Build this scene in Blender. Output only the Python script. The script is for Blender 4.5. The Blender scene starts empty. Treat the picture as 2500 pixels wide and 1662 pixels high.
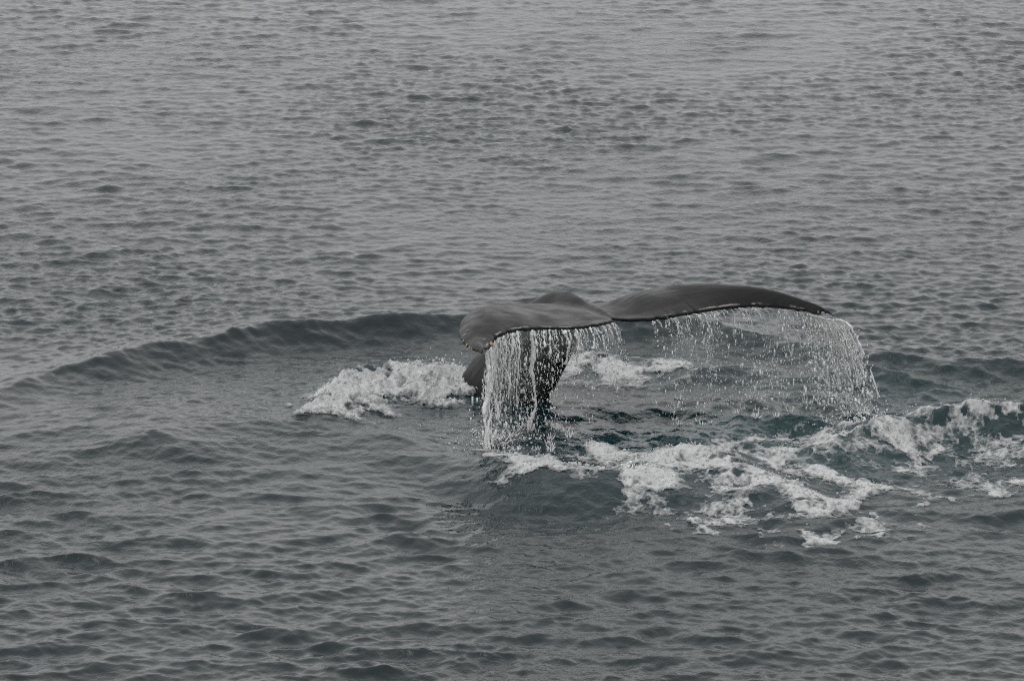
import bpy, math
import numpy as np
from mathutils import Vector
rng = np.random.default_rng(7)
SC = bpy.context.scene
COL = SC.collection

# ------------------------------------------------------------------ camera
DEP = math.radians(13.3); CAMH = 9.6; FPX = 2500 * 100 / 23.5      # FPX: focal length in photo pixels
CAMY = -CAMH / math.tan(DEP)
cam = bpy.data.cameras.new('camera'); cam.lens = 100; cam.sensor_width = 23.5
cam.clip_start = 0.5; cam.clip_end = 20000
camo = bpy.data.objects.new('camera', cam); COL.objects.link(camo)
camo.location = (0, CAMY, CAMH); camo.rotation_euler = (math.pi / 2 - DEP, 0, 0)
SC.camera = camo

# ------------------------------------------------------------------ overcast sky, weak broad sun, exposure
SUN_EL, SUN_AZ = 52, -75            # azimuth measured from the view direction (+y), negative = left
W = bpy.data.worlds.new('World'); SC.world = W; W.use_nodes = True
nt = W.node_tree; nt.nodes.clear()
sky = nt.nodes.new('ShaderNodeTexSky'); sky.sky_type = 'NISHITA'; sky.sun_disc = False
sky.sun_elevation = math.radians(SUN_EL); sky.sun_rotation = math.radians(SUN_AZ); sky.dust_density = 4; sky.air_density = 1
hs = nt.nodes.new('ShaderNodeHueSaturation'); hs.inputs['Saturation'].default_value = 0.05
mixc = nt.nodes.new('ShaderNodeMix'); mixc.data_type = 'RGBA'; mixc.inputs[0].default_value = 0.8
# the even grey cloud deck, a little brighter overhead than at the horizon
tc = nt.nodes.new('ShaderNodeTexCoord'); sx = nt.nodes.new('ShaderNodeSeparateXYZ'); nt.links.new(tc.outputs['Generated'], sx.inputs[0])
mr = nt.nodes.new('ShaderNodeMapRange'); mr.inputs['From Min'].default_value = 0; mr.inputs['From Max'].default_value = 1
mr.inputs['To Min'].default_value = 0.66; mr.inputs['To Max'].default_value = 1; nt.links.new(sx.outputs['Z'], mr.inputs['Value'])
dk = nt.nodes.new('ShaderNodeVectorMath'); dk.operation = 'SCALE'; dk.inputs[0].default_value = (14.1, 14.05, 14.05)
nt.links.new(mr.outputs[0], dk.inputs['Scale']); nt.links.new(dk.outputs[0], mixc.inputs[7])
bg = nt.nodes.new('ShaderNodeBackground'); bg.inputs['Strength'].default_value = 0.1
wo = nt.nodes.new('ShaderNodeOutputWorld')
nt.links.new(sky.outputs[0], hs.inputs['Color']); nt.links.new(hs.outputs[0], mixc.inputs[6])
nt.links.new(mixc.outputs[2], bg.inputs['Color']); nt.links.new(bg.outputs[0], wo.inputs['Surface'])
sl = bpy.data.lights.new('sun', 'SUN'); sl.energy = 0.6; sl.angle = math.radians(40); sl.color = (1, 0.98, 0.95)
so = bpy.data.objects.new('sun', sl); COL.objects.link(so)
az, el = math.radians(SUN_AZ), math.radians(SUN_EL)
sdir = Vector((math.sin(az) * math.cos(el), math.cos(az) * math.cos(el), math.sin(el)))
so.rotation_euler = sdir.to_track_quat('Z', 'Y').to_euler(); so.location = (0, 0, 40)
SC.view_settings.view_transform = 'Standard'; SC.view_settings.look = 'None'
SC.view_settings.exposure = 0.0; SC.view_settings.gamma = 1
SC.cycles.use_denoising = False; SC.cycles.filter_width = 1.1
SC.cycles.max_bounces = 8; SC.cycles.transparent_max_bounces = 24

# ------------------------------------------------------------------ helpers
FW = np.array([0, math.cos(DEP), -math.sin(DEP)]); UPV = np.array([0, math.sin(DEP), math.cos(DEP)])
CAM = np.array([0, CAMY, CAMH])
def ground(px, py, z=0.0):
    """where the sight line of a photo pixel meets the level z: used to survey positions on the water"""
    d = FW * FPX + np.array([px - 1250.0, 0, 0]) + UPV * (831.0 - py)
    return CAM + d * ((z - CAMH) / d[2])
def gpl(pts, z=0.0): return np.array([ground(a, b, z)[:2] for a, b in pts])
def smoothstep(a, b, x):
    t = np.clip((x - a) / (b - a), 0, 1); return t * t * (3 - 2 * t)
def bilin(A, u, v):
    n = A.shape[0]
    u = u % n; v = v % n
    i = np.floor(u).astype(np.int64); j = np.floor(v).astype(np.int64); fu = u - i; fv = v - j
    i %= n; j %= n; i2 = (i + 1) % n; j2 = (j + 1) % n
    return (A[i, j] * (1 - fu) + A[i2, j] * fu) * (1 - fv) + (A[i, j2] * (1 - fu) + A[i2, j2] * fu) * fv
def noise_tile(seed, beta, n=512, kmin=1.0, kmax=None):
    """periodic noise with a power-law spectrum, unit variance"""
    r = np.random.default_rng(seed); k = np.fft.fftfreq(n) * n
    K = np.hypot(k[:, None], k[None]); K[0, 0] = 1
    a = K ** (-beta) * (K >= kmin)
    if kmax: a = a * np.exp(-(K / kmax) ** 2)
    a[0, 0] = 0
    h = np.fft.ifft2(a * np.exp(2j * np.pi * r.random((n, n)))).real
    return h / h.std()
NT = [noise_tile(11, 1.7, kmin=6), noise_tile(12, 1.3, kmin=6), noise_tile(13, 2.4, kmin=4), noise_tile(14, 1.7, kmin=6)]
def noi(i, x, y): return bilin(NT[i], x * 512 / 8.0, y * 512 / 8.0)       # one tile = 8 units, ~1.3 unit largest feature

def mesh_obj(name, verts, faces, mat=None, parent=None, smooth=True, attrs=None, uv=None):
    me = bpy.data.meshes.new(name)
    verts = np.asarray(verts, np.float32)
    if isinstance(faces, np.ndarray):
        k = faces.shape[1]; nf = len(faces)
        me.vertices.add(len(verts)); me.vertices.foreach_set('co', verts.ravel())
        me.loops.add(nf * k); me.loops.foreach_set('vertex_index', faces.astype(np.int32).ravel())
        me.polygons.add(nf); me.polygons.foreach_set('loop_start', np.arange(nf, dtype=np.int32) * k)
        me.polygons.foreach_set('use_smooth', np.full(nf, smooth))
        me.update(calc_edges=True)
    else:
        me.from_pydata([tuple(v) for v in verts], [], faces); me.update()
        me.polygons.foreach_set('use_smooth', np.full(len(me.polygons), smooth))
    for an, av in (attrs or {}).items():
        at = me.attributes.new(an, 'FLOAT', 'POINT'); at.data.foreach_set('value', np.asarray(av, np.float32))
    if mat: me.materials.append(mat)
    o = bpy.data.objects.new(name, me); COL.objects.link(o)
    if parent is not None: o.parent = parent
    return o
def tag(o, label=None, cat=None, group=None, kind=None):
    if label: o['label'] = label
    if cat: o['category'] = cat
    if group: o['group'] = group
    if kind: o['kind'] = kind
    return o
def empty(name, loc=(0, 0, 0)):
    o = bpy.data.objects.new(name, None); COL.objects.link(o); o.location = loc; return o
class Nodes:
    def __init__(s, name):
        s.m = bpy.data.materials.new(name); s.m.use_nodes = True; s.t = s.m.node_tree; s.t.nodes.clear()
        s.out = s.t.nodes.new('ShaderNodeOutputMaterial')
    def n(s, typ, **kw):
        nd = s.t.nodes.new('ShaderNode' + typ)
        for k, v in kw.items():
            if k in nd.inputs: s.set(nd.inputs[k], v)
            else: setattr(nd, k, v)
        return nd
    def set(s, inp, v):
        if isinstance(v, bpy.types.NodeSocket): s.t.links.new(v, inp)
        else: inp.default_value = v
    def math(s, op, a, b=0.0, c=None):
        nd = s.t.nodes.new('ShaderNodeMath'); nd.operation = op
        s.set(nd.inputs[0], a); s.set(nd.inputs[1], b)
        if c is not None: s.set(nd.inputs[2], c)
        return nd.outputs[0]
    def ramp(s, fac, a, b, va=0.0, vb=1.0):
        nd = s.t.nodes.new('ShaderNodeMapRange'); nd.interpolation_type = 'SMOOTHSTEP'
        for i, v in enumerate((fac, a, b, va, vb)): s.set(nd.inputs[i], v)
        return nd.outputs[0]
    def mixrgb(s, f, a, b):
        nd = s.t.nodes.new('ShaderNodeMix'); nd.data_type = 'RGBA'
        s.set(nd.inputs[0], f); s.set(nd.inputs[6], a); s.set(nd.inputs[7], b); return nd.outputs[2]
    def link(s, a, b): s.t.links.new(a, b)

# ------------------------------------------------------------------ materials
def mat_water():
    N = Nodes('sea_water')
    co = N.n('NewGeometry').outputs['Position']
    mp = N.n('Mapping', vector_type='POINT'); N.set(mp.inputs['Vector'], co); mp.inputs['Scale'].default_value = (1.0, 0.75, 1.0)
    mp.inputs['Rotation'].default_value = (0, 0, 0.2)
    n1 = N.n('TexNoise', Scale=9.0, Detail=4.0, Roughness=0.6, Distortion=0.6); N.link(mp.outputs[0], n1.inputs['Vector'])
    n2 = N.n('TexNoise', Scale=30.0, Detail=2.0, Roughness=0.5); N.link(mp.outputs[0], n2.inputs['Vector'])
    gust = N.n('TexNoise', Scale=0.16, Detail=2.0); N.link(co, gust.inputs['Vector'])
    g = N.ramp(gust.outputs[0], 0.35, 0.65, 0.55, 1.25)
    h = N.math('ADD', N.math('MULTIPLY', n1.outputs[0], 0.015), N.math('MULTIPLY', n2.outputs[0], 0.0045))
    bp = N.n('Bump', Strength=1.0, Distance=1.0); N.set(bp.inputs['Height'], N.math('MULTIPLY', h, g))
    p = N.n('BsdfPrincipled')      # water full of fine bubbles round the whale is greener
    N.set(p.inputs['Base Color'], N.mixrgb(N.n('Attribute', attribute_name='churn').outputs['Fac'], (0.004, 0.0125, 0.0155, 1), (0.006, 0.029, 0.033, 1)))
    p.inputs['Roughness'].default_value = 0.05; p.inputs['IOR'].default_value = 1.333
    N.link(bp.outputs[0], p.inputs['Normal'])
    N.link(p.outputs[0], N.out.inputs['Surface']); return N.m
def mat_foam():
    N = Nodes('sea_foam')
    co = N.n('NewGeometry').outputs['Position']
    d = N.n('Attribute', attribute_name='cover').outputs['Fac']
    n1 = N.n('TexNoise', Scale=20.0, Detail=6.0, Roughness=0.75); N.link(co, n1.inputs['Vector'])
    n2 = N.n('TexNoise', Scale=90.0, Detail=2.0, Roughness=0.6); N.link(co, n2.inputs['Vector'])
    vo = N.n('TexVoronoi', feature='DISTANCE_TO_EDGE', Scale=13.0); wv = N.n('VectorMath', operation='ADD'); N.link(co, wv.inputs[0])
    sc_ = N.n('VectorMath', operation='SCALE'); N.link(n1.outputs['Color'], sc_.inputs[0]); sc_.inputs['Scale'].default_value = 0.09; N.link(sc_.outputs[0], wv.inputs[1]); N.link(wv.outputs[0], vo.inputs['Vector'])
    web = N.math('MULTIPLY', N.math('SUBTRACT', N.ramp(vo.outputs['Distance'], 0.0, 0.22, 1.0, 0.0), 0.42), N.ramp(d, 0.2, 1.1, 0.36, 0.08))
    a = N.math('ADD', N.math('ADD', d, web), N.math('MULTIPLY', N.math('SUBTRACT', n1.outputs[0], 0.5), 1.3))
    al = N.ramp(a, -0.2, 1.3, 0.0, 0.95)
    bp = N.n('Bump', Strength=0.7, Distance=0.02); N.set(bp.inputs['Height'], N.math('ADD', n1.outputs[0], N.math('MULTIPLY', n2.outputs[0], 0.4)))
    p = N.n('BsdfPrincipled'); N.set(p.inputs['Base Color'], N.mixrgb(al, (0.32, 0.34, 0.345, 1), (0.57, 0.575, 0.575, 1)))
    p.inputs['Roughness'].default_value = 0.55; p.inputs['IOR'].default_value = 1.33
    N.link(bp.outputs[0], p.inputs['Normal'])
    tr = N.n('BsdfTransparent'); mx = N.n('MixShader'); N.set(mx.inputs[0], al)
    N.link(tr.outputs[0], mx.inputs[1]); N.link(p.outputs[0], mx.inputs[2])
    N.link(mx.outputs[0], N.out.inputs['Surface']); return N.m
def mat_drops():
    N = Nodes('falling_water')
    p = N.n('BsdfPrincipled'); p.inputs['Base Color'].default_value = (0.84, 0.85, 0.85, 1)
    p.inputs['Roughness'].default_value = 0.12; p.inputs['IOR'].default_value = 1.33; p.inputs['Transmission Weight'].default_value = 0.15
    N.link(p.outputs[0], N.out.inputs['Surface']); return N.m
def mat_film():
    N = Nodes('water_film')
    d = N.n('Attribute', attribute_name='cover').outputs['Fac']
    p = N.n('BsdfPrincipled'); p.inputs['Base Color'].default_value = (0.45, 0.47, 0.47, 1)
    p.inputs['Roughness'].default_value = 0.15; p.inputs['IOR'].default_value = 1.33
    tr = N.n('BsdfTransparent'); mx = N.n('MixShader'); N.set(mx.inputs[0], d)
    N.link(tr.outputs[0], mx.inputs[1]); N.link(p.outputs[0], mx.inputs[2])
    N.link(mx.outputs[0], N.out.inputs['Surface']); return N.m
def mat_whale():
    N = Nodes('whale_skin')
    co = N.n('NewGeometry').outputs['Position']
    ed = N.n('Attribute', attribute_name='edge').outputs['Fac']       # distance from the trailing edge in metres
    tipd = N.n('Attribute', attribute_name='tip').outputs['Fac']      # distance from the nearer tip in metres
    mp = N.n('Mapping'); N.link(co, mp.inputs['Vector']); mp.vector_type = 'TEXTURE'; mp.inputs['Rotation'].default_value = (0, 0, 0.57); mp.inputs['Scale'].default_value = (.4, .06, .15)
    st = N.n('TexNoise', Scale=1.6, Detail=5.0, Roughness=0.65); N.link(mp.outputs[0], st.inputs['Vector'])
    n2 = N.n('TexNoise', Scale=26.0, Detail=3.0, Roughness=0.6); N.link(co, n2.inputs['Vector'])
    n3 = N.n('TexNoise', Scale=5.0, Detail=3.0); N.link(co, n3.inputs['Vector'])
    base = N.mixrgb(N.ramp(st.outputs[0], 0.3, 0.75), (0.0042, 0.0046, 0.0052, 1), (0.0085, 0.009, 0.0098, 1))
    # pale worn line just inside the trailing edge, black rim at the very edge
    line = N.math('MULTIPLY', N.ramp(ed, 0.018, 0.026), N.ramp(ed, 0.034, 0.045, 1.0, 0.0))
    line = N.math('MULTIPLY', line, N.ramp(N.math('ADD', N.math('MULTIPLY', n2.outputs[0], 0.28), N.math('MULTIPLY', n3.outputs[0], 0.85)), 0.57, 0.68))
    pale = N.math('MULTIPLY', N.ramp(tipd, 0.02, 0.20, 0.8, 0.0), N.ramp(n2.outputs[0], 0.63, 0.72))
    c = N.mixrgb(N.math('MAXIMUM', line, pale), base, (0.22, 0.215, 0.20, 1))
    c = N.mixrgb(N.ramp(ed, 0.010, 0.022, 0.8, 0.0), c, (0.008, 0.008, 0.008, 1))
    p = N.n('BsdfPrincipled'); N.set(p.inputs['Base Color'], c)
    N.set(p.inputs['Roughness'], N.math('ADD', N.ramp(st.outputs[0], 0.25, 0.75, 0.14, 0.26), N.ramp(n3.outputs[0], 0.35, 0.7, 0.06, 0.28))); p.inputs['IOR'].default_value = 1.34; p.inputs['Specular IOR Level'].default_value = 0.23
    p.inputs['Coat Weight'].default_value = 0.06; p.inputs['Coat Roughness'].default_value = 0.22; p.inputs['Coat IOR'].default_value = 1.33
    bp = N.n('Bump', Strength=0.3, Distance=0.012); N.set(bp.inputs['Height'], N.math('ADD', st.outputs[0], N.math('MULTIPLY', n2.outputs[0], 0.15)))
    N.link(bp.outputs[0], p.inputs['Normal'])
    N.link(p.outputs[0], N.out.inputs['Surface']); return N.m
def mat_plain(name, col, rough, scale=60.0, var=0.35):
    N = Nodes(name)
    co = N.n('NewGeometry').outputs['Position']
    n = N.n('TexNoise', Scale=scale, Detail=3.0); N.link(co, n.inputs['Vector'])
    dark = tuple(v * (1 - var) for v in col[:3]) + (1,)
    p = N.n('BsdfPrincipled'); N.set(p.inputs['Base Color'], N.mixrgb(n.outputs[0], dark, tuple(col[:3]) + (1,)))
    p.inputs['Roughness'].default_value = rough
    N.link(p.outputs[0], N.out.inputs['Surface']); return N.m
M_WATER, M_FOAM, M_DROP, M_FILM, M_WHALE = mat_water(), mat_foam(), mat_drops(), mat_film(), mat_whale()
M_BARN = mat_plain('barnacle_shell', (0.40, 0.33, 0.24), 0.7)
M_SCAR = mat_plain('scar_tissue', (0.42, 0.41, 0.39), 0.6)

# ------------------------------------------------------------------ the water surface as one function
NF, LT = 2048, 44.0
def wave_tile(seed, lam_p, lam_min, lam_max, rms_slope, spread, th0, power=4.0):
    r = np.random.default_rng(seed)
    k1 = 2 * np.pi * np.fft.fftfreq(NF, LT / NF)
    KX, KY = np.meshgrid(k1, k1, indexing='ij'); K = np.hypot(KX, KY); K[0, 0] = 1
    th = np.arctan2(KY, KX) - th0
    kp = 2 * np.pi / lam_p
    S = K ** (-power) * np.exp(-1.25 * (kp / K) ** 2) * (np.abs(np.cos(th)) ** spread + 0.06)
    S *= 1 / (1 + np.exp((K - 2 * np.pi / lam_min) / (0.15 * 2 * np.pi / lam_min))) * (K > 2 * np.pi / lam_max)
    S[0, 0] = 0
    A = np.sqrt(S) * (r.normal(size=K.shape) + 1j * r.normal(size=K.shape))
    sl = math.sqrt(0.5 * (np.abs(A) ** 2 * K ** 2).sum()) / (NF * NF)     # rms slope of the real part
    A *= rms_slope / sl
    f = lambda B: np.fft.ifft2(B).real.astype(np.float32)
    return f(A), f(1j * KX / K * A), f(1j * KY / K * A)
TA = wave_tile(3, 0.80, 0.20, 5.0, 0.180, 4.0, math.radians(96))
TM = wave_tile(4, 0.27, 0.09, 1.2, 0.185, 2.6, math.radians(90))
TB = wave_tile(5, 0.20, 0.065, 0.40, 0.115, 1.6, math.radians(80))

# waves raised by the whale: crest line in photo pixels, crest height at each point, near width, far width, trough depth factor
RIDGES = [
    # the big ring wave
    ([(-150, 985), (0, 945), (76, 917), (127, 897), (203, 882), (305, 864), (356, 848), (483, 836), (560, 823), (661, 803), (763, 800), (865, 790), (966, 785), (1119, 780), (1300, 776), (1540, 780), (1700, 790), (1780, 808), (1940, 838), (2110, 868), (2300, 874), (2500, 882), (2650, 890)],
     [.05, .09, .11, .13, .15, .16, .17, .18, .20, .20, .21, .205, .20, .20, .20, .22, .19, .15, .13, .15, .15, .14, .12], .31, .40, .12),
    # white-water bore left of the tail stock
    ([(735, 1010), (771, 985), (800, 955), (830, 938), (873, 912), (916, 906), (1000, 905), (1069, 895), (1130, 902), (1190, 920), (1250, 940)], [.02, .07, .13, .16, .20, .20, .18, .16, .09, .04, .01], .42, .18, .10),
    # mound right of the curtain
    ([(1500, 1195), (1566, 1155), (1620, 1117), (1688, 1096), (1783, 1135), (1869, 1155), (1940, 1190), (2000, 1205), (2100, 1215)], [.03, .09, .15, .18, .13, .11, .09, .07, .03], .42, .30, .25),
    # wave at the far right
    ([(1760, 1060), (1840, 1050), (1956, 1045), (2085, 1035), (2200, 1030), (2290, 1010), (2400, 1012), (2500, 1008), (2650, 1010)], [.02, .08, .11, .14, .18, .25, .26, .26, .24], .50, .25, .3),
    # dark wave under the right fluke
    ([(1640, 915), (1711, 903), (1800, 898), (1882, 903), (1974, 928), (2065, 908), (2126, 908), (2250, 925), (2330, 950)], [.03, .09, .11, .11, .12, .12, .12, .08, .02], .36, .25, .25),
    # low white wave behind the tail stock
    ([(1360, 885), (1420, 876), (1500, 878), (1580, 880), (1640, 892), (1690, 905)], [.06, .10, .10, .09, .07, .02], .25, .18, .1),
    # bowl edge in front of the curtain
    ([(1120, 1085), (1180, 1120), (1265, 1145), (1330, 1162), (1400, 1170), (1480, 1165), (1540, 1150)], [.02, .08, .12, .14, .14, .11, .04], .34, .60, .7),
    ([(2200, 1035), (2250, 1000), (2300, 985), (2340, 1005)], [.02, .12, .14, .03], .25, .25, .1),
]
def crom(P, t):
    """Catmull-Rom through P at fractional index t"""
    P = np.asarray(P, float); q = np.vstack([2 * P[0] - P[1], P, 2 * P[-1] - P[-2]])
    i = np.clip(np.floor(t).astype(int), 0, len(P) - 2); f = (t - i)[:, None]
    p0, p1, p2, p3 = q[i], q[i + 1], q[i + 2], q[i + 3]
    return .5 * (2 * p1 + (p2 - p0) * f + (2 * p0 - 5 * p1 + 4 * p2 - p3) * f * f + (3 * p1 - p0 - 3 * p2 + p3) * f ** 3)
def soft_line(P, h):
    """crest line resampled and smoothed, its height running out to nothing at both ends"""
    A = np.c_[P, h]; A = crom(A, np.linspace(0, len(A) - 1, len(A) * 3)); A[0, 2] = A[-1, 2] = 0
    for _ in range(4): A[1:-1] = .25 * A[:-2] + .5 * A[1:-1] + .25 * A[2:]
    return A[:, :2], A[:, 2]
RIDGES = [soft_line(gpl(p, 0.6 * max(h)), h) + (wn, wf, tr) for p, h, wn, wf, tr in RIDGES]
# single peaks and the broad low swell inside the ring: pixel, height, half widths, sharpness
BUMPS = [(380, 1050, .10, 1.6, 1.3, 2), (371, 1095, .09, .32, .28, 1.3), (700, 1055, .05, .8, .3, 1.6), (965, 1085, .07, .35, .28, 1.4), (470, 1118, .04, .3, .25, 1.5), (1060, 1120, .04, .4, .3, 1.6)]
def polydist(x, y, P, vals=None):
    """distance to a polyline, sign (+ = far side), interpolated value"""
    best = np.full(x.shape, 1e9); sg = np.ones(x.shape); val = np.zeros(x.shape)
    for i in range(len(P) - 1):
        a, b = P[i], P[i + 1]; ab = b - a; L2 = ab @ ab
        t = np.clip(((x - a[0]) * ab[0] + (y - a[1]) * ab[1]) / L2, 0, 1)
        dx = x - a[0] - t * ab[0]; dy = y - a[1] - t * ab[1]
        d = np.hypot(dx, dy); m = d < best
        best = np.where(m, d, best); sg = np.where(m, np.sign(ab[0] * dy - ab[1] * dx + 1e-12), sg)
        if vals is not None: val = np.where(m, vals[i] * (1 - t) + vals[i + 1] * t, val)
    return best, sg, val
def surface(x, y, fade=1.0):
    """world position of the water for flat coordinates x, y"""
    x = np.asarray(x, float); y = np.asarray(y, float)
    u, v = x * NF / LT, y * NF / LT
    # calmer water inside the ring wave, ruffled patches elsewhere
    cx, cy = -1.6, -2.0
    inner = 1 - smoothstep(0.75, 1.25, np.hypot((x - cx) / 4.4, (y - cy) / 3.0))
    big = (1 - 0.40 * inner) * np.clip(1.0 + 0.28 * noi(2, x * .22, y * .18 + 2) + 0.22 * noi(2, x * .9 + 4, y * .6), .3, 2.2) * fade
    turb = np.exp(-((x - 2.7) / 2.7) ** 2 - ((y + 3.7) / 1.8) ** 2)
    far = smoothstep(-7.5, 0.5, y)          # the wind ruffles the water beyond the whale into shorter waves
    big = np.minimum(big * (0.80 - 0.34 * far), 1.25)
    gust = np.clip(0.98 + 0.26 * noi(2, x * .25 + 3, y * .16), .45, 1.6)
    rfl = 0.45 * np.exp(-((x - .1) / 1.6) ** 2 - ((y + 6.2) / 1.6) ** 2)
    mid = (gust * (0.50 + 0.40 * far) + rfl) * (1 - 0.25 * inner) * fade
    small = (gust * (1 - 0.1 * inner) + 0.25 * turb) * fade
    chop = 1.0
    a0, a1, a2 = [bilin(T, u, v) * big for T in TA]; m0, m1, m2 = [bilin(T, u, v) * mid for T in TM]; b0, b1, b2 = [bilin(T, u, v) * small for T in TB]
    hz = a0 + m0 + b0; X = x + chop * (.85 * a1 + .5 * m1 + .4 * b1); Y = y + chop * (.85 * a2 + .5 * m2 + .4 * b2)
    # turbulent lumps in the churned water
    hz = hz + turb * 0.034 * noi(0, x * .65, y * .55) * fade
    for P, h, wn, wf, tr in RIDGES:
        m = (x > P[:, 0].min() - 2.5) & (x < P[:, 0].max() + 2.5) & (y > P[:, 1].min() - 2.5) & (y < P[:, 1].max() + 2.5)
        if not m.any(): continue
        xs, ys = x[m], y[m]
        wob = 0.035 * noi(2, xs * .6, ys * .6)
        d, s, a = polydist(xs, ys + wob, P, h)
        end = np.where(d > 0, 1, 1)
        sd = d * s
        w = np.where(sd > 0, wf, wn) * (1 + 0.12 * noi(2, xs * .4, ys * .2))
        pr = np.exp(-np.abs(sd / w) ** np.where(sd > 0, 1.45, 1.18))
        trough = tr * np.exp(-((sd + 2.0 * wn) / (1.0 * wn)) ** 2) * (sd < 0)
        streak = 1 + 0.07 * noi(2, xs * .9 + ys * 0.6, ys * .3) + 0.05 * noi(0, xs * .8 + ys * .5, ys * .3)
        hz[m] += a * (pr * streak - trough)
        # slide water under the crest forward a little so that the crest stands up
        Y[m] -= 0.35 * a * pr * (wn > .4)
    for px, py, h, sx, sy, ex in BUMPS:
        c = ground(px, py); q = ((x - c[0]) / sx) ** 2 + ((y - c[1]) / sy) ** 2
        hz = hz + h * np.exp(-(q + 1e-6) ** (ex / 2)) * fade
    return X, Y, hz

# ------------------------------------------------------------------ sea: one sheet to the horizon
F10 = FPX * 1024 / 2500
def grow(x0, step, ratio, lim):
    o = []; x = x0
    while x < lim: step *= ratio; x += step; o.append(x)
    return o
dense = np.arange(-0.150, 0.1501, 1.6 / F10)
ow = grow(0.1501, 1.75 / F10, 1.18, math.pi - .05)
PH = np.r_[-np.array(ow[::-1]), dense, np.array(ow)]
RR = [29.0]
while RR[-1] < 66: RR.append(RR[-1] + (RR[-1] ** 2 + CAMH ** 2) / (CAMH * F10) * 0.9)
outr = []; st = RR[-1] - RR[-2]; r_ = RR[-1]
while r_ < 9000: st *= 1.13; r_ += st; outr.append(r_)
inr = []; st = RR[1] - RR[0]; r_ = RR[0]
while r_ > 2.5: st = min(st * 1.2, r_ * .3); r_ -= st; inr.append(r_)
RD = np.r_[np.array(inr[::-1]), np.array(RR), np.array(outr)]
gR, gP = np.meshgrid(RD, PH, indexing='ij')
gx = gR * np.sin(gP); gy = CAMY + gR * np.cos(gP)
fade = (1 - smoothstep(0.152, 0.20, np.abs(gP))) * (1 - smoothstep(66, 90, gR)) * smoothstep(20, 28, gR)
X, Y, Z = surface(gx.ravel(), gy.ravel(), fade.ravel())
nr, nc = gR.shape
idx = np.arange(nr * nc).reshape(nr, nc)
quads = np.stack([idx[:-1, :-1], idx[:-1, 1:], idx[1:, 1:], idx[1:, :-1]], -1).reshape(-1, 4)[:, ::-1]
churn = np.exp(-((X - 2.2) / 2.6) ** 2 - ((Y + 3.4) / 2.2) ** 2) + 0.7 * np.exp(-((X + .6) / 1.4) ** 2 - ((Y + 1.9) / .8) ** 2)
sea = mesh_obj('sea', np.stack([X, Y, Z], -1), quads, M_WATER, attrs={'churn': np.clip(churn, 0, 1)})
tag(sea, 'grey rippled sea surface under an overcast sky', 'sea', kind='structure')

# ------------------------------------------------------------------ the whale
LEr = [(0.054, -1.637, 0.75), (0.163, -1.61, 0.746), (0.288, -1.607, 0.747), (0.468, -1.625, 0.752), (0.699, -1.662, 0.769), (0.941, -1.713, 0.812), (1.193, -1.784, 0.875), (1.465, -1.883, 0.935), (1.77, -2.015, 0.986), (2.084, -2.181, 1.016), (2.316, -2.325, 1.01), (2.54, -2.49, 0.982), (2.715, -2.622, 0.951), (2.915, -2.841, 0.882)]
TEr = [(0.876, -2.94, 0.893), (1.072, -3.038, 0.904), (1.199, -3.037, 0.909), (1.343, -2.995, 0.915), (1.491, -2.896, 0.916), (1.638, -2.797, 0.916), (1.787, -2.709, 0.919), (1.951, -2.635, 0.922), (2.131, -2.602, 0.926), (2.346, -2.618, 0.924), (2.511, -2.663, 0.912), (2.671, -2.729, 0.892), (2.80, -2.793, 0.872), (2.915, -2.842, 0.875)]
LEl = [(0.054, -1.637, 0.75), (-0.017, -1.721, 0.77), (-0.076, -1.828, 0.791), (-0.143, -1.985, 0.82), (-0.222, -2.19, 0.855), (-0.292, -2.408, 0.883), (-0.35, -2.641, 0.905), (-0.402, -2.899, 0.924), (-0.448, -3.185, 0.934), (-0.469, -3.496, 0.931), (-0.451, -3.735, 0.924), (-0.408, -3.98, 0.923), (-0.362, -4.163, 0.926), (-0.27, -4.397, 0.94)]
TEl = [(0.876, -2.94, 0.893), (0.888, -3.147, 0.918), (0.836, -3.256, 0.929), (0.735, -3.362, 0.931), (0.575, -3.44, 0.924), (0.409, -3.506, 0.934), (0.244, -3.571, 0.951), (0.082, -3.651, 0.959), (-0.053, -3.763, 0.956), (-0.152, -3.925, 0.934), (-0.186, -4.066, 0.914), (-0.206, -4.211, 0.922), (-0.214, -4.313, 0.936), (-0.217, -4.396, 0.946)]
VS = np.array([0, .06, .12, .2, .3, .4, .5, .6, .7, .8, .87, .93, .97, 1.0])
def vidx(v): return np.interp(v, VS, np.arange(len(VS)))
def te_point(side, v): return crom(TEl if side < 0 else TEr, vidx(np.atleast_1d(np.asarray(v, float))))
def le_point(side, v): return crom(LEl if side < 0 else LEr, vidx(np.atleast_1d(np.asarray(v, float))))
def zfor(Yd, py): return float(at(1250, py, Yd)[2])
def at(px, py, Yd):
    """point on the sight line of a photo pixel at depth Yd"""
    d = FW * FPX + np.array([px - 1250.0, 0, 0]) + UPV * (831.0 - py); return CAM + d * ((Yd - CAMY) / d[1])
for i, (x_, y_, py) in enumerate([(.44, -2.16, 745), (.36, -2.14, 746), (.26, -2.14, 746), (.12, -2.16, 745), (-.05, -2.25, 746), (-.20, -2.42, 749)]): LEl[i] = (x_, y_, zfor(y_, py))
for i, (x_, y_, py) in enumerate([(.44, -2.16, 745), (.53, -2.05, 744), (.61, -1.97, 744), (.71, -1.90, 742), (.84, -1.84, 737), (.99, -1.80, 728)]): LEr[i] = (x_, y_, zfor(y_, py))
SPAN = np.array([0.842, 0.539, 0.0]); FWD = np.array([-0.539, 0.842, 0.0])
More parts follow.
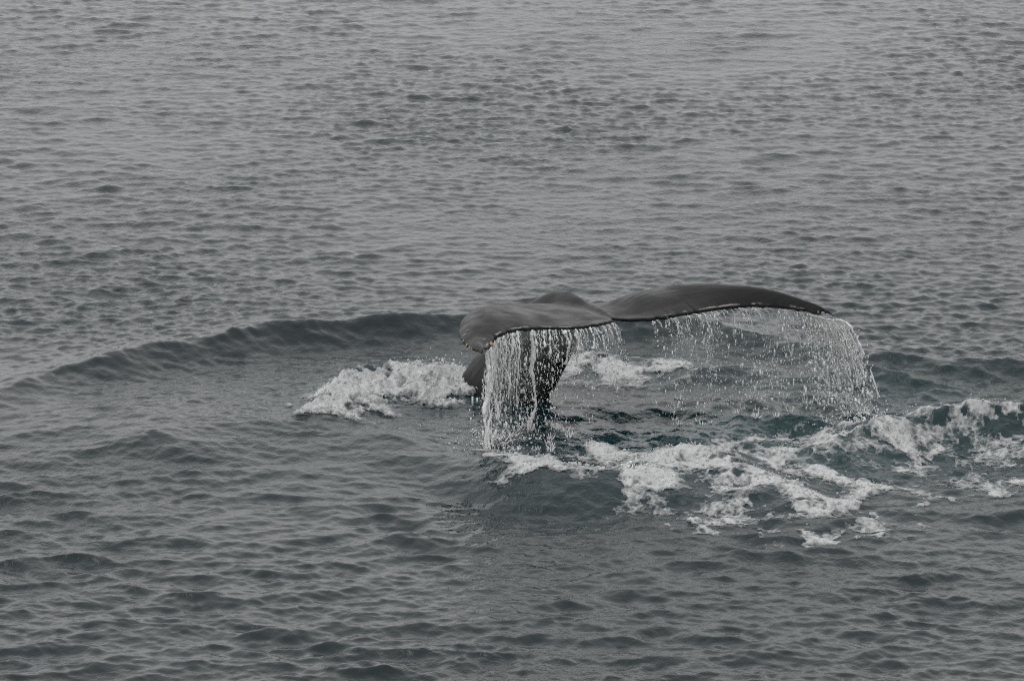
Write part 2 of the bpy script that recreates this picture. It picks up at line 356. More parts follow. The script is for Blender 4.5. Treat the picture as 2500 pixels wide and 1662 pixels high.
def make_whale():
    nv = 130; vv = np.linspace(0, 1, nv) ** 0.9
    M = 22; w = 0.5 * (1 - np.cos(np.linspace(0, np.pi, M)))       # chord stations, LE -> TE
    prof = 1.9 * (0.2969 * np.sqrt(w) - 0.126 * w - 0.3516 * w ** 2 + 0.2843 * w ** 3 - 0.1015 * w ** 4) / 0.6 * 2.0
    rings = []
    def lobe(side):
        le, te = le_point(side, vv), te_point(side, vv)
        fj = np.interp(np.linspace(0, 1, nv), np.linspace(0, 1, 90), np.random.default_rng(20 + side).normal(size=90)) * 0.014
        fj = fj * smoothstep(.03, .1, vv) * (1 - smoothstep(.95, 1, vv))
        out = []
        for i, v in enumerate(vv):
            c = le[i] + (te[i] - le[i]) * w[:, None] - FWD * (fj[i] * w ** 14)[:, None]      # nicks only at the very edge
            ch = np.linalg.norm(te[i] - le[i])
            # dorsal camber, stronger towards the drooping tip
            cam_ = ch * (0.005 + 0.075 * v) * np.sin(np.pi * w)
            if side < 0: cam_ = cam_ + ch * 0.06 * smoothstep(.35, .8, v) * np.sin(np.pi * w) - 0.02 * smoothstep(.4, .8, v) * (1 - w)
            if side > 0: cam_ = cam_ + ch * 0.15 * smoothstep(.05, .3, v) * (np.sin(np.pi * w) - 1.0 * (1 - w))
            th = np.minimum(0.17 * (1 - v) ** 0.8 + 0.022, 0.16 * ch + 0.012)
            if side < 0: th = th + 0.04 * smoothstep(.3, .6, v) * (1 - smoothstep(.9, 1, v))
            half = np.maximum(prof * th * 0.5, 0.0)
            tail = 0.011 * smoothstep(0.0, .15, 1 - v) + 0.004
            half = np.maximum(half, tail * np.sqrt(np.clip(w * 12, 0, 1)))
            half[0] = 0
            top = c + np.array([0, 0, 1.0]) * (cam_ + half * 1.0 - 0.3 * half)[:, None]
            bot = c + np.array([0, 0, 1.0]) * (cam_ - half * 1.0 - 0.3 * half)[:, None]
            out.append(np.vstack([top, bot[::-1][:-1]]))
        return out
    R = lobe(1); L = lobe(-1)
    rings = L[::-1] + R[1:]
    k = len(rings[0]); V = np.vstack(rings); n = len(rings); F = []
    for i in range(n - 1):
        for j in range(k):
            a = i * k + j; b = i * k + (j + 1) % k; F.append((a, b, b + k, a + k))
    F.append(tuple(range(k))[::-1]); F.append(tuple((n - 1) * k + j for j in range(k)))
    # tail stock: dorsal ridge, ventral keel, half width
    K = [((.87, -2.91, .915), (.87, -2.91, .875), .04), ((.79, -2.70, .935), (.78, -2.78, .83), .07), ((.67, -2.44, zfor(-2.44, 738)), (.68, -2.66, .76), .08), ((.54, -2.15, zfor(-2.15, 715)), (.60, -2.62, .70), .09),
         ((.43, -1.90, zfor(-1.90, 708)), (.55, -2.60, .62), .115), ((.29, -1.74, zfor(-1.74, 720)), (.48, -2.58, .44), .18), ((.02, -1.68, .62), (.40, -2.58, .25), .205),
         ((-.29, -1.71, .29), (.31, -2.58, .05), .225), ((-.49, -1.68, -.02), (.18, -2.52, -.25), .25), ((-.66, -1.42, -.45), (-.05, -2.4, -.75), .32), ((-1.0, -1.1, -1.0), (-.35, -2.1, -1.5), .46), ((-1.4, -.6, -1.7), (-.8, -1.6, -2.3), .55)]
    D_ = np.array([a for a, b, c in K]); V_ = np.array([b for a, b, c in K]); W_ = np.array([[c] for a, b, c in K])
    tt = np.linspace(0, len(K) - 1, 70); D2, V2, W2 = crom(D_, tt), crom(V_, tt), crom(W_, tt)[:, 0]
    o = len(V); nk = 28; ring = []
    for i in range(len(tt)):
        c = (D2[i] + V2[i]) / 2; a = (D2[i] - V2[i]) / 2
        ang = np.linspace(0, 2 * np.pi, nk, endpoint=False)
        ca, sa = np.cos(ang), np.sin(ang)
        # lens-shaped section: keeled above and below
        rd = np.exp(-((tt[i] - 4.3) / 1.3) ** 2)          # rounder over the hump
        ring.append(c + a * (np.sign(ca) * np.abs(ca) ** (0.95 - .15 * rd))[:, None] + SPAN * (W2[i] * np.sign(sa) * np.abs(sa) ** (1.25 - .3 * rd))[:, None])
    V = np.vstack([V] + ring)
    for i in range(len(tt) - 1):
        for j in range(nk):
            a = o + i * nk + j; b = o + i * nk + (j + 1) % nk; F.append((a, a + nk, b + nk, b))
    F.append(tuple(o + j for j in range(nk))); F.append(tuple(o + (len(tt) - 1) * nk + j for j in range(nk))[::-1])
    tmp = mesh_obj('tmp', V, F)
    wingF = [f for f in F if max(f) < o]; stockF = [f for f in F if min(f) >= o]; VL = [tuple(v) for v in V]
    from mathutils.bvhtree import BVHTree
    b_wing, b_stock = BVHTree.FromPolygons(VL, wingF), BVHTree.FromPolygons(VL, stockF)
    import bmesh
    bm = bmesh.new(); bm.from_mesh(tmp.data); bmesh.ops.remove_doubles(bm, verts=bm.verts, dist=1e-5)
    bmesh.ops.recalc_face_normals(bm, faces=bm.faces); bm.to_mesh(tmp.data); bm.free()
    rm = tmp.modifiers.new('r', 'REMESH'); rm.mode = 'VOXEL'; rm.voxel_size = 0.013; rm.use_smooth_shade = True
    sm = tmp.modifiers.new('s', 'SMOOTH'); sm.factor = 0.5; sm.iterations = 12
    dg = bpy.context.evaluated_depsgraph_get(); me = bpy.data.meshes.new_from_object(tmp.evaluated_get(dg)); me.name = 'whale'
    bpy.data.objects.remove(tmp)
    n = len(me.vertices); co = np.empty(n * 3, np.float32); me.vertices.foreach_get('co', co); co = co.reshape(-1, 3)
    # away from the joint, lay the skin exactly on the lofted form (takes out the stepping of the voxel grid)
    new = co.copy()
    for i in range(n):
        c = Vector(co[i].tolist()); pw, _, _, dw = b_wing.find_nearest(c); ps, _, _, ds = b_stock.find_nearest(c)
        near, k = (pw, ds) if dw < ds else (ps, dw)
        k = min(max((k - .03) / .09, 0), 1); k = k * k * (3 - 2 * k)
        new[i] = co[i] * (1 - k) + np.array(near) * k
    co = new; me.vertices.foreach_set('co', co.ravel()); me.update()
    te = np.vstack([te_point(-1, np.linspace(1, 0, 160)), te_point(1, np.linspace(0, 1, 160))])
    ed = np.full(n, 9.0)
    for i in range(0, len(te)): ed = np.minimum(ed, np.linalg.norm(co - te[i], axis=1))
    tp = np.minimum(np.linalg.norm(co - te[0], axis=1), np.linalg.norm(co - te[-1], axis=1))
    for an, av in (('edge', ed), ('tip', tp)):
        at = me.attributes.new(an, 'FLOAT', 'POINT'); at.data.foreach_set('value', av.astype(np.float32))
    me.polygons.foreach_set('use_smooth', np.full(len(me.polygons), True))
    me.materials.clear(); me.materials.append(M_WHALE)
    ob = bpy.data.objects.new('whale', me); COL.objects.link(ob)
    tag(ob, 'dark grey whale tail with broad flukes raised above the water, shedding water', 'whale')
    return ob
whale = make_whale()
WM = whale.data

# ------------------------------------------------------------------ foam: lumpy lacy sheets lying on the water
def foam_sheet(name, label, strokes, step=(0.013, 0.02), lump=0.02, lace=0.55, seed=0, blobs=0, bias=0.0, z0=0.05):
    """strokes: (pixel polyline, half width in m at each end or one value, strength)"""
    S = []
    for pts, wd, stg in strokes:
        P = gpl(pts, z0); wd = np.full(len(P), wd) if np.isscalar(wd) else np.interp(np.linspace(0, 1, len(P)), np.linspace(0, 1, len(wd)), wd)
        S.append((P, wd, stg))
    x0 = min((P[:, 0] - w.max() * 1.4).min() for P, w, s in S); x1 = max((P[:, 0] + w.max() * 1.4).max() for P, w, s in S)
    y0 = min((P[:, 1] - w.max() * 1.6).min() for P, w, s in S); y1 = max((P[:, 1] + w.max() * 1.6).max() for P, w, s in S)
    xs = np.arange(x0, x1, step[0]); ys = np.arange(y0, y1, step[1])
    gx, gy = np.meshgrid(xs, ys, indexing='ij'); x, y = gx.ravel(), gy.ravel()
    wx = x + 0.05 * noi(0, x * .8 + seed, y * .8); wy = y + 0.08 * noi(3, x * .8, y * .8 + seed)
    dn = np.zeros(x.shape)
    for P, w, s in S:
        d, sg, wv = polydist(wx, wy, P, w)
        dn = np.maximum(dn, s * np.clip(1.12 - d / np.maximum(wv * 1.3, 1e-3), 0, 1))
    fbm = noi(0, x * 1.5 + seed, y * 1.2 + seed)
    fil = 1 - np.abs(noi(1, x * 1.1 + 2 * seed, y * .9)) * 1.1        # ridged: filaments round holes
    den = 1.25 * dn * (1 + bias) - 0.36 + (0.30 * fbm + 0.42 * (fil - 0.42)) * smoothstep(0, .25, dn)
    X, Y, Z = surface(x, y)
    lumpn = np.abs(noi(0, x * 2.0 + seed, y * 2.0)) + 0.5 * np.abs(noi(1, x * 4, y * 4 + seed))
    Z = Z + 0.004 + np.clip(den, 0, 1) * lump * (0.10 + 0.24 * lumpn)
    den = np.clip(den, 0, 1)
    keep = (den > 0.02).reshape(gx.shape)
    q = keep[:-1, :-1] & keep[1:, :-1] & keep[1:, 1:] & keep[:-1, 1:]
    idx = np.arange(x.size).reshape(gx.shape)
    Fq = np.stack([idx[:-1, :-1], idx[1:, :-1], idx[1:, 1:], idx[:-1, 1:]], -1)[q]
    used, inv = np.unique(Fq, return_inverse=True); Fq = inv.reshape(-1, 4)
    V = np.stack([X, Y, Z], -1)[used]; dv = den[used]
    if blobs:
        blobs = int(blobs * .2)
        r = np.random.default_rng(seed + 50)
        pr = np.clip(dv - .5, 0, 1) ** 2; pr /= pr.sum()
        ids = r.choice(len(V), blobs, p=pr); rad = r.lognormal(math.log(0.0055), .4, blobs)
        c = V[ids] + np.stack([r.normal(size=blobs) * .015, r.normal(size=blobs) * .015, np.abs(r.normal(size=blobs)) * .022], -1)
        bv, bf = blob_mesh(c, rad)
        Fq = np.vstack([np.stack([bf[:, 0], bf[:, 1], bf[:, 2], bf[:, 3]], -1) + len(V), Fq]) ; V = np.vstack([V, bv]); dv = np.r_[dv, np.full(len(bv), 1.0)]
    o = mesh_obj(name, V, Fq, M_FOAM, attrs={'cover': dv})
    return tag(o, label, 'foam', kind='stuff')
# a rounded blob of 24 quads, used for every drop and froth bead
def unit_blob():
    import bmesh
    bm = bmesh.new(); bmesh.ops.create_cube(bm, size=2); bmesh.ops.subdivide_edges(bm, edges=bm.edges, cuts=1, use_grid_fill=True)
    for v in bm.verts: v.co.normalize()
    bm.verts.ensure_lookup_table()
    V = np.array([v.co[:] for v in bm.verts]); F = np.array([[v.index for v in f.verts] for f in bm.faces]); bm.free(); return V, F
UB = unit_blob()
def unit_bead():
    V = np.array([(x, y, z) for x in (-1, 1) for y in (-1, 1) for z in (-1, 1)]) / 3 ** .5
    return V * 1.15, np.array([(0, 1, 3, 2), (4, 6, 7, 5), (0, 4, 5, 1), (2, 3, 7, 6), (0, 2, 6, 4), (1, 5, 7, 3)])
def blob_mesh(c, rad, stretch=None, UB=UB):
    n = len(c); V = UB[0][None] * rad[:, None, None]
    if stretch is not None: V = V * stretch[:, None, :]
    V = V + c[:, None]
    F = UB[1][None] + (np.arange(n) * len(UB[0]))[:, None, None]
    return V.reshape(-1, 3), F.reshape(-1, 4)

foam_sheet('foam_crest', 'bright white breaking foam crest left of the tail stock',
    [([(775, 992), (900, 962), (1000, 945), (1100, 930)], [.3, .5, .4, .3], .52), ([(750, 1003), (775, 988), (800, 968), (832, 955), (873, 935), (916, 930), (1000, 922), (1069, 910), (1130, 914), (1165, 918)], [.12, .30, .36, .36, .32, .26], 1.15),
     ([(760, 1003), (800, 1000), (845, 1008), (880, 1003)], .14, .6), ([(850, 955), (900, 968), (945, 985)], [.35, .12], .75), ([(900, 945), (990, 940), (1060, 932)], .25, .6), ([(1000, 912), (1069, 900), (1130, 905), (1175, 912)], [.28, .3, .24], 1.2),
     ([(1040, 960), (1075, 955), (1110, 945)], .10, .55)], lump=0.085, seed=1, blobs=2600, bias=.30, z0=.13)
foam_sheet('foam_band', 'pale band of foam behind the tail stock, under the right fluke',
    [([(1375, 900), (1480, 897), (1580, 900), (1680, 905)], [.5, .6, .6, .3], .62), ([(1370, 893), (1420, 884), (1500, 886), (1580, 888), (1650, 898)], [.30, .38, .28], 1.3), ([(1390, 912), (1500, 910), (1600, 912)], .35, .75)], lump=0.025, seed=2, blobs=500, bias=.12, z0=.06)
foam_sheet('foam_pool', 'patch of lumpy foam where the left curtain lands',
    [([(1220, 1100), (1300, 1120), (1400, 1130), (1480, 1105)], [.3, .5, .5, .3], .55), ([(1195, 1092), (1230, 1108), (1265, 1122), (1312, 1140), (1395, 1148), (1450, 1138), (1475, 1125)], [.22, .32, .32, .16], .95),
     ([(1420, 1120), (1440, 1085), (1455, 1070)], [.35, .16], .85), ([(1460, 1100), (1500, 1104), (1540, 1108)], .16, .7), ([(1290, 1125), (1360, 1135), (1430, 1130)], .35, .85), ([(1300, 1128), (1420, 1125)], .3, .75)], lump=0.03, seed=3, blobs=1200, bias=.12, z0=.08)
foam_sheet('foam_mound', 'white foam tumbling off the front of the mound right of centre',
    [([(1640, 1185), (1800, 1215), (2000, 1240), (2160, 1250)], [.6, .8, .8, .4], .50), ([(1523, 1180), (1566, 1160), (1618, 1132), (1670, 1118), (1705, 1112)], [.10, .26, .42, .36], 1.2), ([(1640, 1165), (1600, 1178)], .2, .9),
     ([(1713, 1130), (1783, 1146), (1869, 1160), (1938, 1192), (1999, 1206), (2085, 1216), (2154, 1232)], [.16, .22, .22, .12], 1.0),
     ([(1760, 1165), (1820, 1185), (1850, 1200)], .13, .7), ([(1640, 1215), (1700, 1205), (1740, 1196)], .24, .55), ([(1605, 1218), (1666, 1246), (1731, 1274), (1800, 1280)], .20, .48),
     ([(1783, 1244), (1891, 1255), (1950, 1270), (1999, 1283)], .22, .75), ([(1900, 1225), (1990, 1235), (2060, 1250)], .25, .5), ([(2128, 1243), (2154, 1262), (2110, 1268)], .16, .8), ([(2085, 1290), (2154, 1290)], .08, .8),
     ([(2003, 1127), (2055, 1149), (2107, 1166), (2150, 1166)], [.14, .2, .1], .85), ([(1870, 1120), (1960, 1130), (2003, 1160)], .12, .45)], lump=0.03, seed=4, blobs=2200, bias=.07, z0=.09)
foam_sheet('foam_streak', 'thin foam streaks along the right, below the splash',
    [([(2060, 1135), (2200, 1125), (2350, 1120), (2500, 1115)], [.6, .9, .9, .8], .44), ([(2098, 1205), (2180, 1185), (2240, 1190), (2301, 1192), (2345, 1209)], [.1, .2, .16, .06], .75), ([(2200, 1225), (2290, 1220)], .1, .5),
     ([(2159, 1114), (2175, 1128), (2193, 1149), (2215, 1127)], .13, .85), ([(2232, 1075), (2267, 1101), (2310, 1095), (2332, 1067)], .15, .9), ([(2020, 1110), (2060, 1105), (2070, 1085)], .11, .6),
     ([(2366, 1123), (2410, 1135), (2440, 1150)], .13, .5), ([(2388, 1166), (2453, 1151), (2510, 1156)], .14, .85), ([(2385, 1175), (2420, 1185), (2460, 1180)], .1, .6), ([(2260, 1160), (2340, 1165)], .07, .5)], lump=0.022, seed=5, blobs=500)
foam_sheet('foam_ridge', 'long ragged foam line along the far right wave crest',
    [([(1820, 1062), (1950, 1050), (2100, 1045), (2300, 1040), (2520, 1035)], [.5, .7, .7, .6, .6], .52), ([(1791, 1089), (1839, 1078), (1895, 1085), (1956, 1070), (2020, 1058), (2085, 1050), (2172, 1052), (2237, 1030), (2280, 1022), (2388, 1022), (2510, 1015)], [.14, .26, .2, .22, .22, .2], .95),
     ([(1826, 1045), (1912, 1047), (1999, 1027), (2107, 1025), (2150, 1035)], [.15, .32, .4, .2], .72), ([(1870, 1092), (1900, 1105)], .2, 1.0), ([(2340, 1035), (2420, 1040), (2500, 1050)], .16, .5)], lump=0.03, seed=6, blobs=1500, bias=.1, z0=.13)

# ------------------------------------------------------------------ water pouring off the flukes
G = 9.81
def v_init(side, v, r):
    """velocity of the water as it leaves the trailing edge"""
    if side < 0: vx = np.interp(v, [0, .2, .4, .7, 1], [.42, .28, .10, .02, -.06]); vy = -0.15
    else: vx = np.interp(v, [0, .3, .6, .9, 1], [.35, .38, .48, .66, .85]); vy = 0.05
    return np.stack([vx + r.normal(size=np.shape(v)) * .05, vy + r.normal(size=np.shape(v)) * .12, r.normal(size=np.shape(v)) * .08], -1)
def traj(p0, v0, t): return p0 + v0 * t[..., None] + np.array([0, 0, -G / 2]) * (t ** 2)[..., None]
def tube(P, R, sides=6):
    """tube along P with radius R; sections of zero radius close it into drops"""
    n = len(P); T = np.gradient(P, axis=0); T /= np.linalg.norm(T, axis=1)[:, None] + 1e-9
    A = np.cross(T, np.array([0, 1.0, 0])); A /= np.linalg.norm(A, axis=1)[:, None] + 1e-9; B = np.cross(T, A)
    a = np.linspace(0, 2 * np.pi, sides, endpoint=False)
    V = P[:, None] + R[:, None, None] * (A[:, None] * np.cos(a)[None, :, None] + B[:, None] * np.sin(a)[None, :, None])
    F = []
    for i in range(n - 1):
        if R[i] <= 1e-4 and R[i + 1] <= 1e-4: continue
        for j in range(sides): F.append((i * sides + j, i * sides + (j + 1) % sides, (i + 1) * sides + (j + 1) % sides, (i + 1) * sides + j))
    return V.reshape(-1, 3), F
def n1(seed, m, knots):
    r = np.random.default_rng(seed); k = r.normal(size=knots + 3)
    t = np.linspace(0, knots - 1, m); i = t.astype(int); f = t - i; f = f * f * (3 - 2 * f); return k[i] * (1 - f) + k[i + 1] * f
def strand(side, v, r0, life, seed, breakup=1.0):
    r = np.random.default_rng(seed)
    p0 = te_point(side, v)[0] - np.array([0, 0, .015]); v0 = v_init(side, np.array(v), r)
    tm = life * 0.43
    n = int(30 + 70 * life); t = np.linspace(0, tm, n); s = t / 0.43
    P = traj(p0, v0, t)
    P[:, 0] += s * (0.034 * n1(seed + 1, n, 6) + 0.007 * n1(seed + 2, n, 22)); P[:, 1] += s * .03 * n1(seed + 3, n, 7)
    rad = r0 * (0.85 + 0.35 * n1(seed + 4, n, 9) + 0.2 * n1(seed + 5, n, 24)) * np.clip(1.15 - 0.4 * s, .4, 1)
    cut = n1(seed + 6, n, 18) - 1.9 + breakup * 1.9 * s
    rad = np.where(cut > 0, 0, np.clip(rad, 0.0012, None)); rad[-1] = 0
    keep = P[:, 2] > -0.04
    P, rad = P[keep], rad[keep]
    return tube(P, rad)
def film(parent, name, side, va, vb, tmax, seed, openness, vyoff=0.0, alpha=.5):
    """torn veil of water between the streams"""
    nu, ntt = int(abs(vb - va) * 420), 90
    v = np.linspace(va, vb, nu); r = np.random.default_rng(seed)
    p0 = te_point(side, v); p0[:, 2] -= .01
    base = v_init(side, v, np.random.default_rng(seed)); k = 9
    v0 = np.stack([np.convolve(np.pad(base[:, i], k, mode='edge'), np.ones(2 * k + 1) / (2 * k + 1), mode='valid') for i in range(3)], -1)
    t = np.linspace(0, tmax, ntt)
    P = p0[:, None] + v0[:, None] * t[None, :, None]; P[..., 2] -= G / 2 * t[None] ** 2
    L = np.r_[0, np.cumsum(np.linalg.norm(np.diff(p0, axis=0), axis=1))][:, None] + 0 * t[None]
    s = (t / 0.43)[None] + 0 * L; fall = (G / 2 * t ** 2)[None] + 0 * L
    P[..., 0] += s * .03 * noi(0, L * 1.5 + seed, fall * .7); P[..., 1] += s * .06 * noi(3, L * 1.2, fall * .8 + seed) + vyoff * s
    cell = np.abs(noi(1, L * 2.2 + seed, fall * .9 + seed)); cell2 = np.abs(noi(0, L * 5 + seed, fall * 2.2))
    vein = np.clip(1 - cell * 4.5, 0, 1) * 1.3 + 0.6 * np.clip(1 - cell2 * 4.5, 0, 1)
    tear = noi(2, L * 1.6 + seed * 3, fall * .9) * .6 + noi(0, L * 1.8, fall * .8 + seed) * .5
    body = np.clip(1.0 + tear - openness * (s ** 1.2) * 1.6, 0, 1)
    den = np.clip(alpha * body * (0.35 + 0.9 * vein) + 0.22 * vein * body, 0, .85)
    keep = (den > .05) & (P[..., 2] > -.05)
    q = keep[:-1, :-1] & keep[1:, :-1] & keep[1:, 1:] & keep[:-1, 1:]
    idx = np.arange(nu * ntt).reshape(nu, ntt)
    Fq = np.stack([idx[:-1, :-1], idx[1:, :-1], idx[1:, 1:], idx[:-1, 1:]], -1)[q]
    used, inv = np.unique(Fq, return_inverse=True)
    o = mesh_obj(name, P.reshape(-1, 3)[used], inv.reshape(-1, 4), M_FILM, parent, attrs={'cover': den.ravel()[used]}); o['kind'] = 'stuff'; return o
def drops(parent, side, n, vr, tr, seed, rmed, scat, name='droplets', clump=0.0, thread=0):
    r = np.random.default_rng(seed)
    if thread:
        cv = r.uniform(vr[0], vr[1], thread); ta = tr[0] + (tr[1] - tr[0]) * r.random(thread) * .6; tb = ta + r.uniform(.05, .2, thread)
        ci = r.integers(0, thread, n); v = np.clip(cv[ci] + r.normal(size=n) * .004, 0, 1); t = np.minimum(ta[ci] + (tb - ta)[ci] * r.random(n), .5)
        vth = np.random.default_rng(seed + 9).normal(size=(thread, 3))[ci] * .12
    elif clump:
        nc_ = max(8, n // 22); cv = r.uniform(vr[0], vr[1], nc_); ct = tr[0] + (tr[1] - tr[0]) * r.random(nc_) ** .7
        ci = r.integers(0, nc_, n); v = np.clip(cv[ci] + r.normal(size=n) * clump, 0, 1); t = np.clip(ct[ci] + r.normal(size=n) * clump * .7, .02, .5)
    else:
        v = r.uniform(vr[0], vr[1], n); t = tr[0] + (tr[1] - tr[0]) * r.random(n) ** .75
    p0 = te_point(side, v); v0 = v_init(side, v, r) + r.normal(size=(n, 3)) * scat
    if thread: v0 = v_init(side, v, r) * .6 + v_init(side, cv[ci], np.random.default_rng(1)) * .4 + vth + r.normal(size=(n, 3)) * scat
    P = p0 + v0 * t[:, None]; P[:, 2] -= G / 2 * t ** 2
    rad = np.clip(r.lognormal(math.log(rmed * .47), .70, n), .0011, .012)
    k = P[:, 2] > .0
    P, rad = P[k], rad[k]; m = len(P)
    st = np.stack([r.uniform(.75, 1.2, m), r.uniform(.75, 1.2, m), np.clip(r.lognormal(.65, .5, m), .8, 5)], -1)
    V, F = blob_mesh(P, rad, st, unit_bead())
    o = mesh_obj(name, V, F, M_DROP, parent); o['kind'] = 'stuff'; return o
def join_strands(items, name, parent):
    Vs, Fs, o = [], [], 0
    for V, F in items:
        if not F: continue
        Vs.append(V); Fs += [tuple(i + o for i in f) for f in F]; o += len(V)
    ob = mesh_obj(name, np.vstack(Vs), np.array(Fs), M_DROP, parent); return ob

cur_l = tag(empty('water_curtain', (0.2, -3.6, 0)), 'dense curtain of water streams pouring off the near left fluke', 'falling water')
cur_r = tag(empty('water_curtain', (2.2, -2.7, 0)), 'thin veil of water falling off the far right fluke, heaviest at its tip', 'falling water')
def child(o, par):
    o.parent = par; o.matrix_parent_inverse = par.matrix_world.inverted(); return o
bpy.context.view_layer.update()
r = np.random.default_rng(42)
mains_l = [(.90, .017, 1.0), (.885, .012, 1.0), (.87, .014, 1.0), (.84, .009, .95), (.80, .010, .9), (.76, .013, 1.0), (.72, .009, .85), (.69, .008, .7), (.655, .011, .95), (.625, .010, .9),
           (.545, .017, 1.0), (.53, .007, .5), (.48, .008, .42), (.45, .010, .5), (.42, .008, .45), (.385, .012, .62), (.35, .008, .4), (.31, .010, .55), (.28, .007, .35), (.24, .009, .5), (.20, .007, .45), (.165, .006, .42), (.12, .006, .40), (.08, .006, .45)]
for i, (v, r0, life) in enumerate(mains_l):
    V, F = strand(-1, v, r0 * 1.05, life, 100 + 9 * i, breakup=.75)
    child(mesh_obj('water_stream', V, F, M_DROP), cur_l)
mains_r = [(1.0, .012, .95), (.99, .010, 1.0), (.985, .012, .9), (.97, .008, .8), (.95, .007, .9), (.92, .006, .6), (.88, .006, .55), (.84, .006, .62), (.78, .005, .5), (.72, .007, .5), (.66, .005, .55), (.60, .005, .4), (.52, .005, .35), (.44, .007, .42), (.40, .005, .36), (.34, .005, .3), (.26, .005, .32), (.20, .004, .28)]
for i, (v, r0, life) in enumerate(mains_r):
    V, F = strand(1, v, r0 * .8, life, 500 + 9 * i, breakup=1.1)
    child(mesh_obj('water_stream', V, F, M_DROP), cur_r)
fine = [strand(-1, float(v), float(r.uniform(.0022, .0045)), float(l), 900 + 9 * i, 1.2) for i, (v, l) in enumerate(zip(np.r_[r.uniform(.60, .91, 40), r.uniform(.05, .60, 30)], np.r_[r.uniform(.4, 1, 40), r.uniform(.2, .45, 30)]))]
o = child(join_strands(fine, 'fine_threads', None), cur_l); o['kind'] = 'stuff'
fine = [strand(1, float(v), float(r.uniform(.0018, .0036)), float(l), 3900 + 9 * i, 1.3) for i, (v, l) in enumerate(zip(np.r_[r.uniform(.15, 1, 40), r.uniform(.93, 1, 40)], np.r_[r.uniform(.15, .45, 40), r.uniform(.5, 1, 40)]))]
o = child(join_strands(fine, 'fine_threads', None), cur_r); o['kind'] = 'stuff'
child(film(None, 'water_film', -1, .91, .60, .46, 3, .55, alpha=.30), cur_l)
child(film(None, 'water_film', -1, .60, .06, .30, 5, 1.0, alpha=.30), cur_l)
child(film(None, 'water_film', 1, .16, .92, .34, 7, 1.05, alpha=.28), cur_r)
child(film(None, 'water_film', 1, .66, 1.0, .46, 9, .75, alpha=.30), cur_r)
child(drops(None, -1, 1300, (.56, .93), (.10, .47), 61, .0042, .10), cur_l)
child(drops(None, -1, 1870, (.40, .9), (.25, .50), 62, .0046, .25, clump=.02), cur_l)
child(drops(None, -1, 1020, (.25, .6), (.12, .47), 60, .0042, .10), cur_l)
child(drops(None, -1, 1530, (.05, .45), (.08, .30), 66, .0036, .05, thread=26), cur_l)
child(drops(None, -1, 1400, (.50, .92), (.10, .42), 68, .0042, .05, thread=30), cur_l)
child(drops(None, 1, 1190, (.10, 1.0), (.10, .46), 63, .0042, .16), cur_r)
child(drops(None, 1, 2550, (.15, .97), (.26, .47), 64, .0045, .22, clump=.022), cur_r)
child(drops(None, 1, 2550, (.12, .97), (.06, .34), 67, .0036, .03, thread=40), cur_r)
child(drops(None, 1, 2210, (.86, 1.0), (.10, .47), 65, .0075, .13), cur_r)
child(drops(None, 1, 1530, (.78, 1.0), (.10, .42), 69, .0065, .04, thread=20), cur_r)

# ------------------------------------------------------------------ splashes thrown up from the surface
def splash(name, label, px, py, n, h, spread, seed, jets=6, rmed=.0036, spots=()):
    r = np.random.default_rng(seed); c = ground(px, py); _, _, z = surface(np.array([c[0]]), np.array([c[1]]))
    c = np.array([c[0], c[1], z[0]])
    items = []
    for i in range(jets):
        a = 2 * np.pi * i / jets + r.normal() * .3; hh = h * r.uniform(.5, 1.1); t = np.linspace(0, 1, 16)
        P = c + np.stack([spread * .55 * np.cos(a) * (.5 + .6 * t), spread * .55 * np.sin(a) * (.5 + .6 * t), hh * (1.5 * t - .6 * t * t) - .02], -1)
        P[:, 0] += .02 * n1(seed + i, 16, 5) * t
        items.append(tube(P, .008 * (1.3 - t) * (1 + .4 * n1(seed + 30 + i, 16, 7)).clip(.3, 2)))
    for k, (qx, qy) in enumerate(spots):          # little crowns where single drops strike
        g = ground(qx, qy); _, _, gz = surface(np.array([g[0]]), np.array([g[1]])); g = np.array([g[0], g[1], gz[0]]); sc = r.uniform(.4, 1.2)
        for i in range(6):
            a = 2 * np.pi * i / 6 + r.normal() * .3; t = np.linspace(0, 1, 7)
            Q = g + sc * np.stack([.03 * np.cos(a) * (.6 + .7 * t), .03 * np.sin(a) * (.6 + .7 * t), r.uniform(.02, .06) * t - .005], -1)
            items.append(tube(Q, sc * .005 * (1.25 - t), 5))
    Vs, Fs, o = [], [], 0
    for V, F in items: Vs.append(V); Fs += [tuple(k + o for k in f) for f in F]; o += len(V)
    P = c + np.stack([r.normal(size=n) * spread, r.normal(size=n) * spread * .7, np.abs(r.normal(size=n)) * h * .7], -1)
    V, F = blob_mesh(P, np.clip(r.lognormal(math.log(rmed), .45, n), .002, .015))
    Vs.append(V); Fs = np.vstack([np.array(Fs).reshape(-1, 4), F + o])
    return tag(mesh_obj(name, np.vstack(Vs), Fs, M_DROP), label, 'splash', kind='stuff')
splash('splash', 'small crown splash rising above the far right foam line', 2400, 1012, 70, .11, .07, 71)
splash('splash', 'spiky splash at the top of the bright left foam crest', 1072, 905, 170, .10, .13, 72, jets=9)
splash('splash', 'broken splash where the heaviest left streams strike the water', 1215, 1085, 420, .10, .24, 73, jets=10, spots=[(rng.uniform(1185, 1440), rng.uniform(1040, 1110)) for _ in range(34)])
splash('splash', 'spray where the right fluke tip stream strikes the water', 2120, 1035, 420, .12, .22, 74, jets=9, spots=[(rng.uniform(1640, 2130), rng.uniform(960, 1040)) for _ in range(40)])
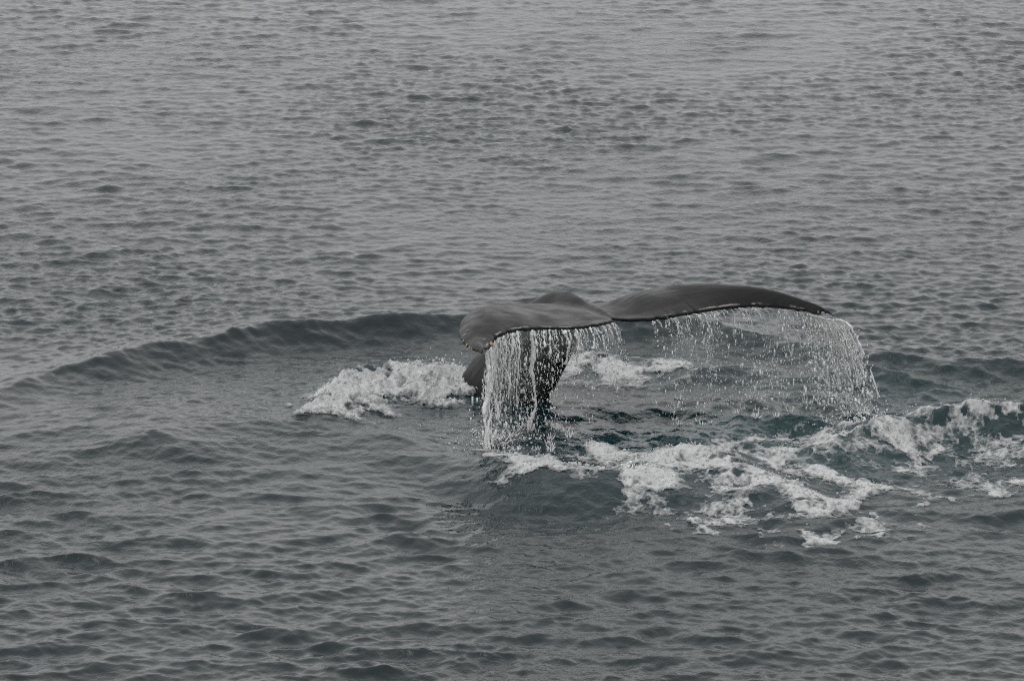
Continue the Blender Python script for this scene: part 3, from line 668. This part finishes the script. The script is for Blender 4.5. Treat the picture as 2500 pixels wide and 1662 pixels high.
splash('splash', 'short spurts on the left end of the white mound', 1535, 1172, 70, .06, .10, 75, jets=7)

# ------------------------------------------------------------------ barnacles and scars on the flukes
def surf_pt(p, d=(0, 0, -1)):
    ok, loc, nrm, _ = whale.closest_point_on_mesh(Vector(p)); return loc, nrm
def barnacle(p, r0, seed):
    loc, nrm = surf_pt(p); q = nrm.to_track_quat('Z', 'Y'); rr = np.random.default_rng(seed)
    prof = [(1.0, -.2), (.95, .25), (.75, .6), (.5, .8), (.32, .72), (.2, .4)]; V = []; F = []; k = 10
    for i, (a, b) in enumerate(prof):
        for j in range(k):
            t = 2 * math.pi * j / k; w = 1 + (.12 if j % 2 else -.08) * (i < 4); V.append((a * r0 * w * math.cos(t), a * r0 * w * math.sin(t), b * r0))
    for i in range(len(prof) - 1):
        for j in range(k): F.append((i * k + j, i * k + (j + 1) % k, (i + 1) * k + (j + 1) % k, (i + 1) * k + j))
    F.append(tuple((len(prof) - 1) * k + j for j in range(k)))
    V = [tuple(q @ Vector(v) + loc) for v in V]
    return mesh_obj('barnacle', V, F, M_BARN, whale, smooth=False)
for i, (px, py, yd, r0) in enumerate([(1203, 838, -4.05, .020), (1207, 842, -4.05, .012), (1128, 831, -3.9, .010), (1137, 841, -4.05, .013), (1144, 848, -4.15, .012), (1149, 852, -4.2, .008), (1983, 738, -2.6, .016), (1990, 741, -2.65, .010)]):
    barnacle(at(px, py, yd), r0, i)
def scar(pts, yd, r0):
    P = []
    for px, py in pts:
        loc, nrm = surf_pt(at(px, py, yd)); P.append(np.array(loc + nrm * .001))
    P = crom(np.array(P), np.linspace(0, len(P) - 1, 24)); R_ = r0 * np.sin(np.linspace(.15, math.pi - .15, 24)) ** .6
    V, F = tube(P, R_, 6); return mesh_obj('scar', V, F, M_SCAR, whale)
scar([(1140, 810), (1146, 809), (1150, 812), (1150, 815), (1146, 815)], -3.75, .004)
scar([(1131, 822), (1133, 817), (1138, 814)], -3.8, .005)
scar([(1179, 826), (1184, 828), (1187, 827)], -4.0, .005)
scar([(1180, 825), (1185, 824)], -4.0, .003)
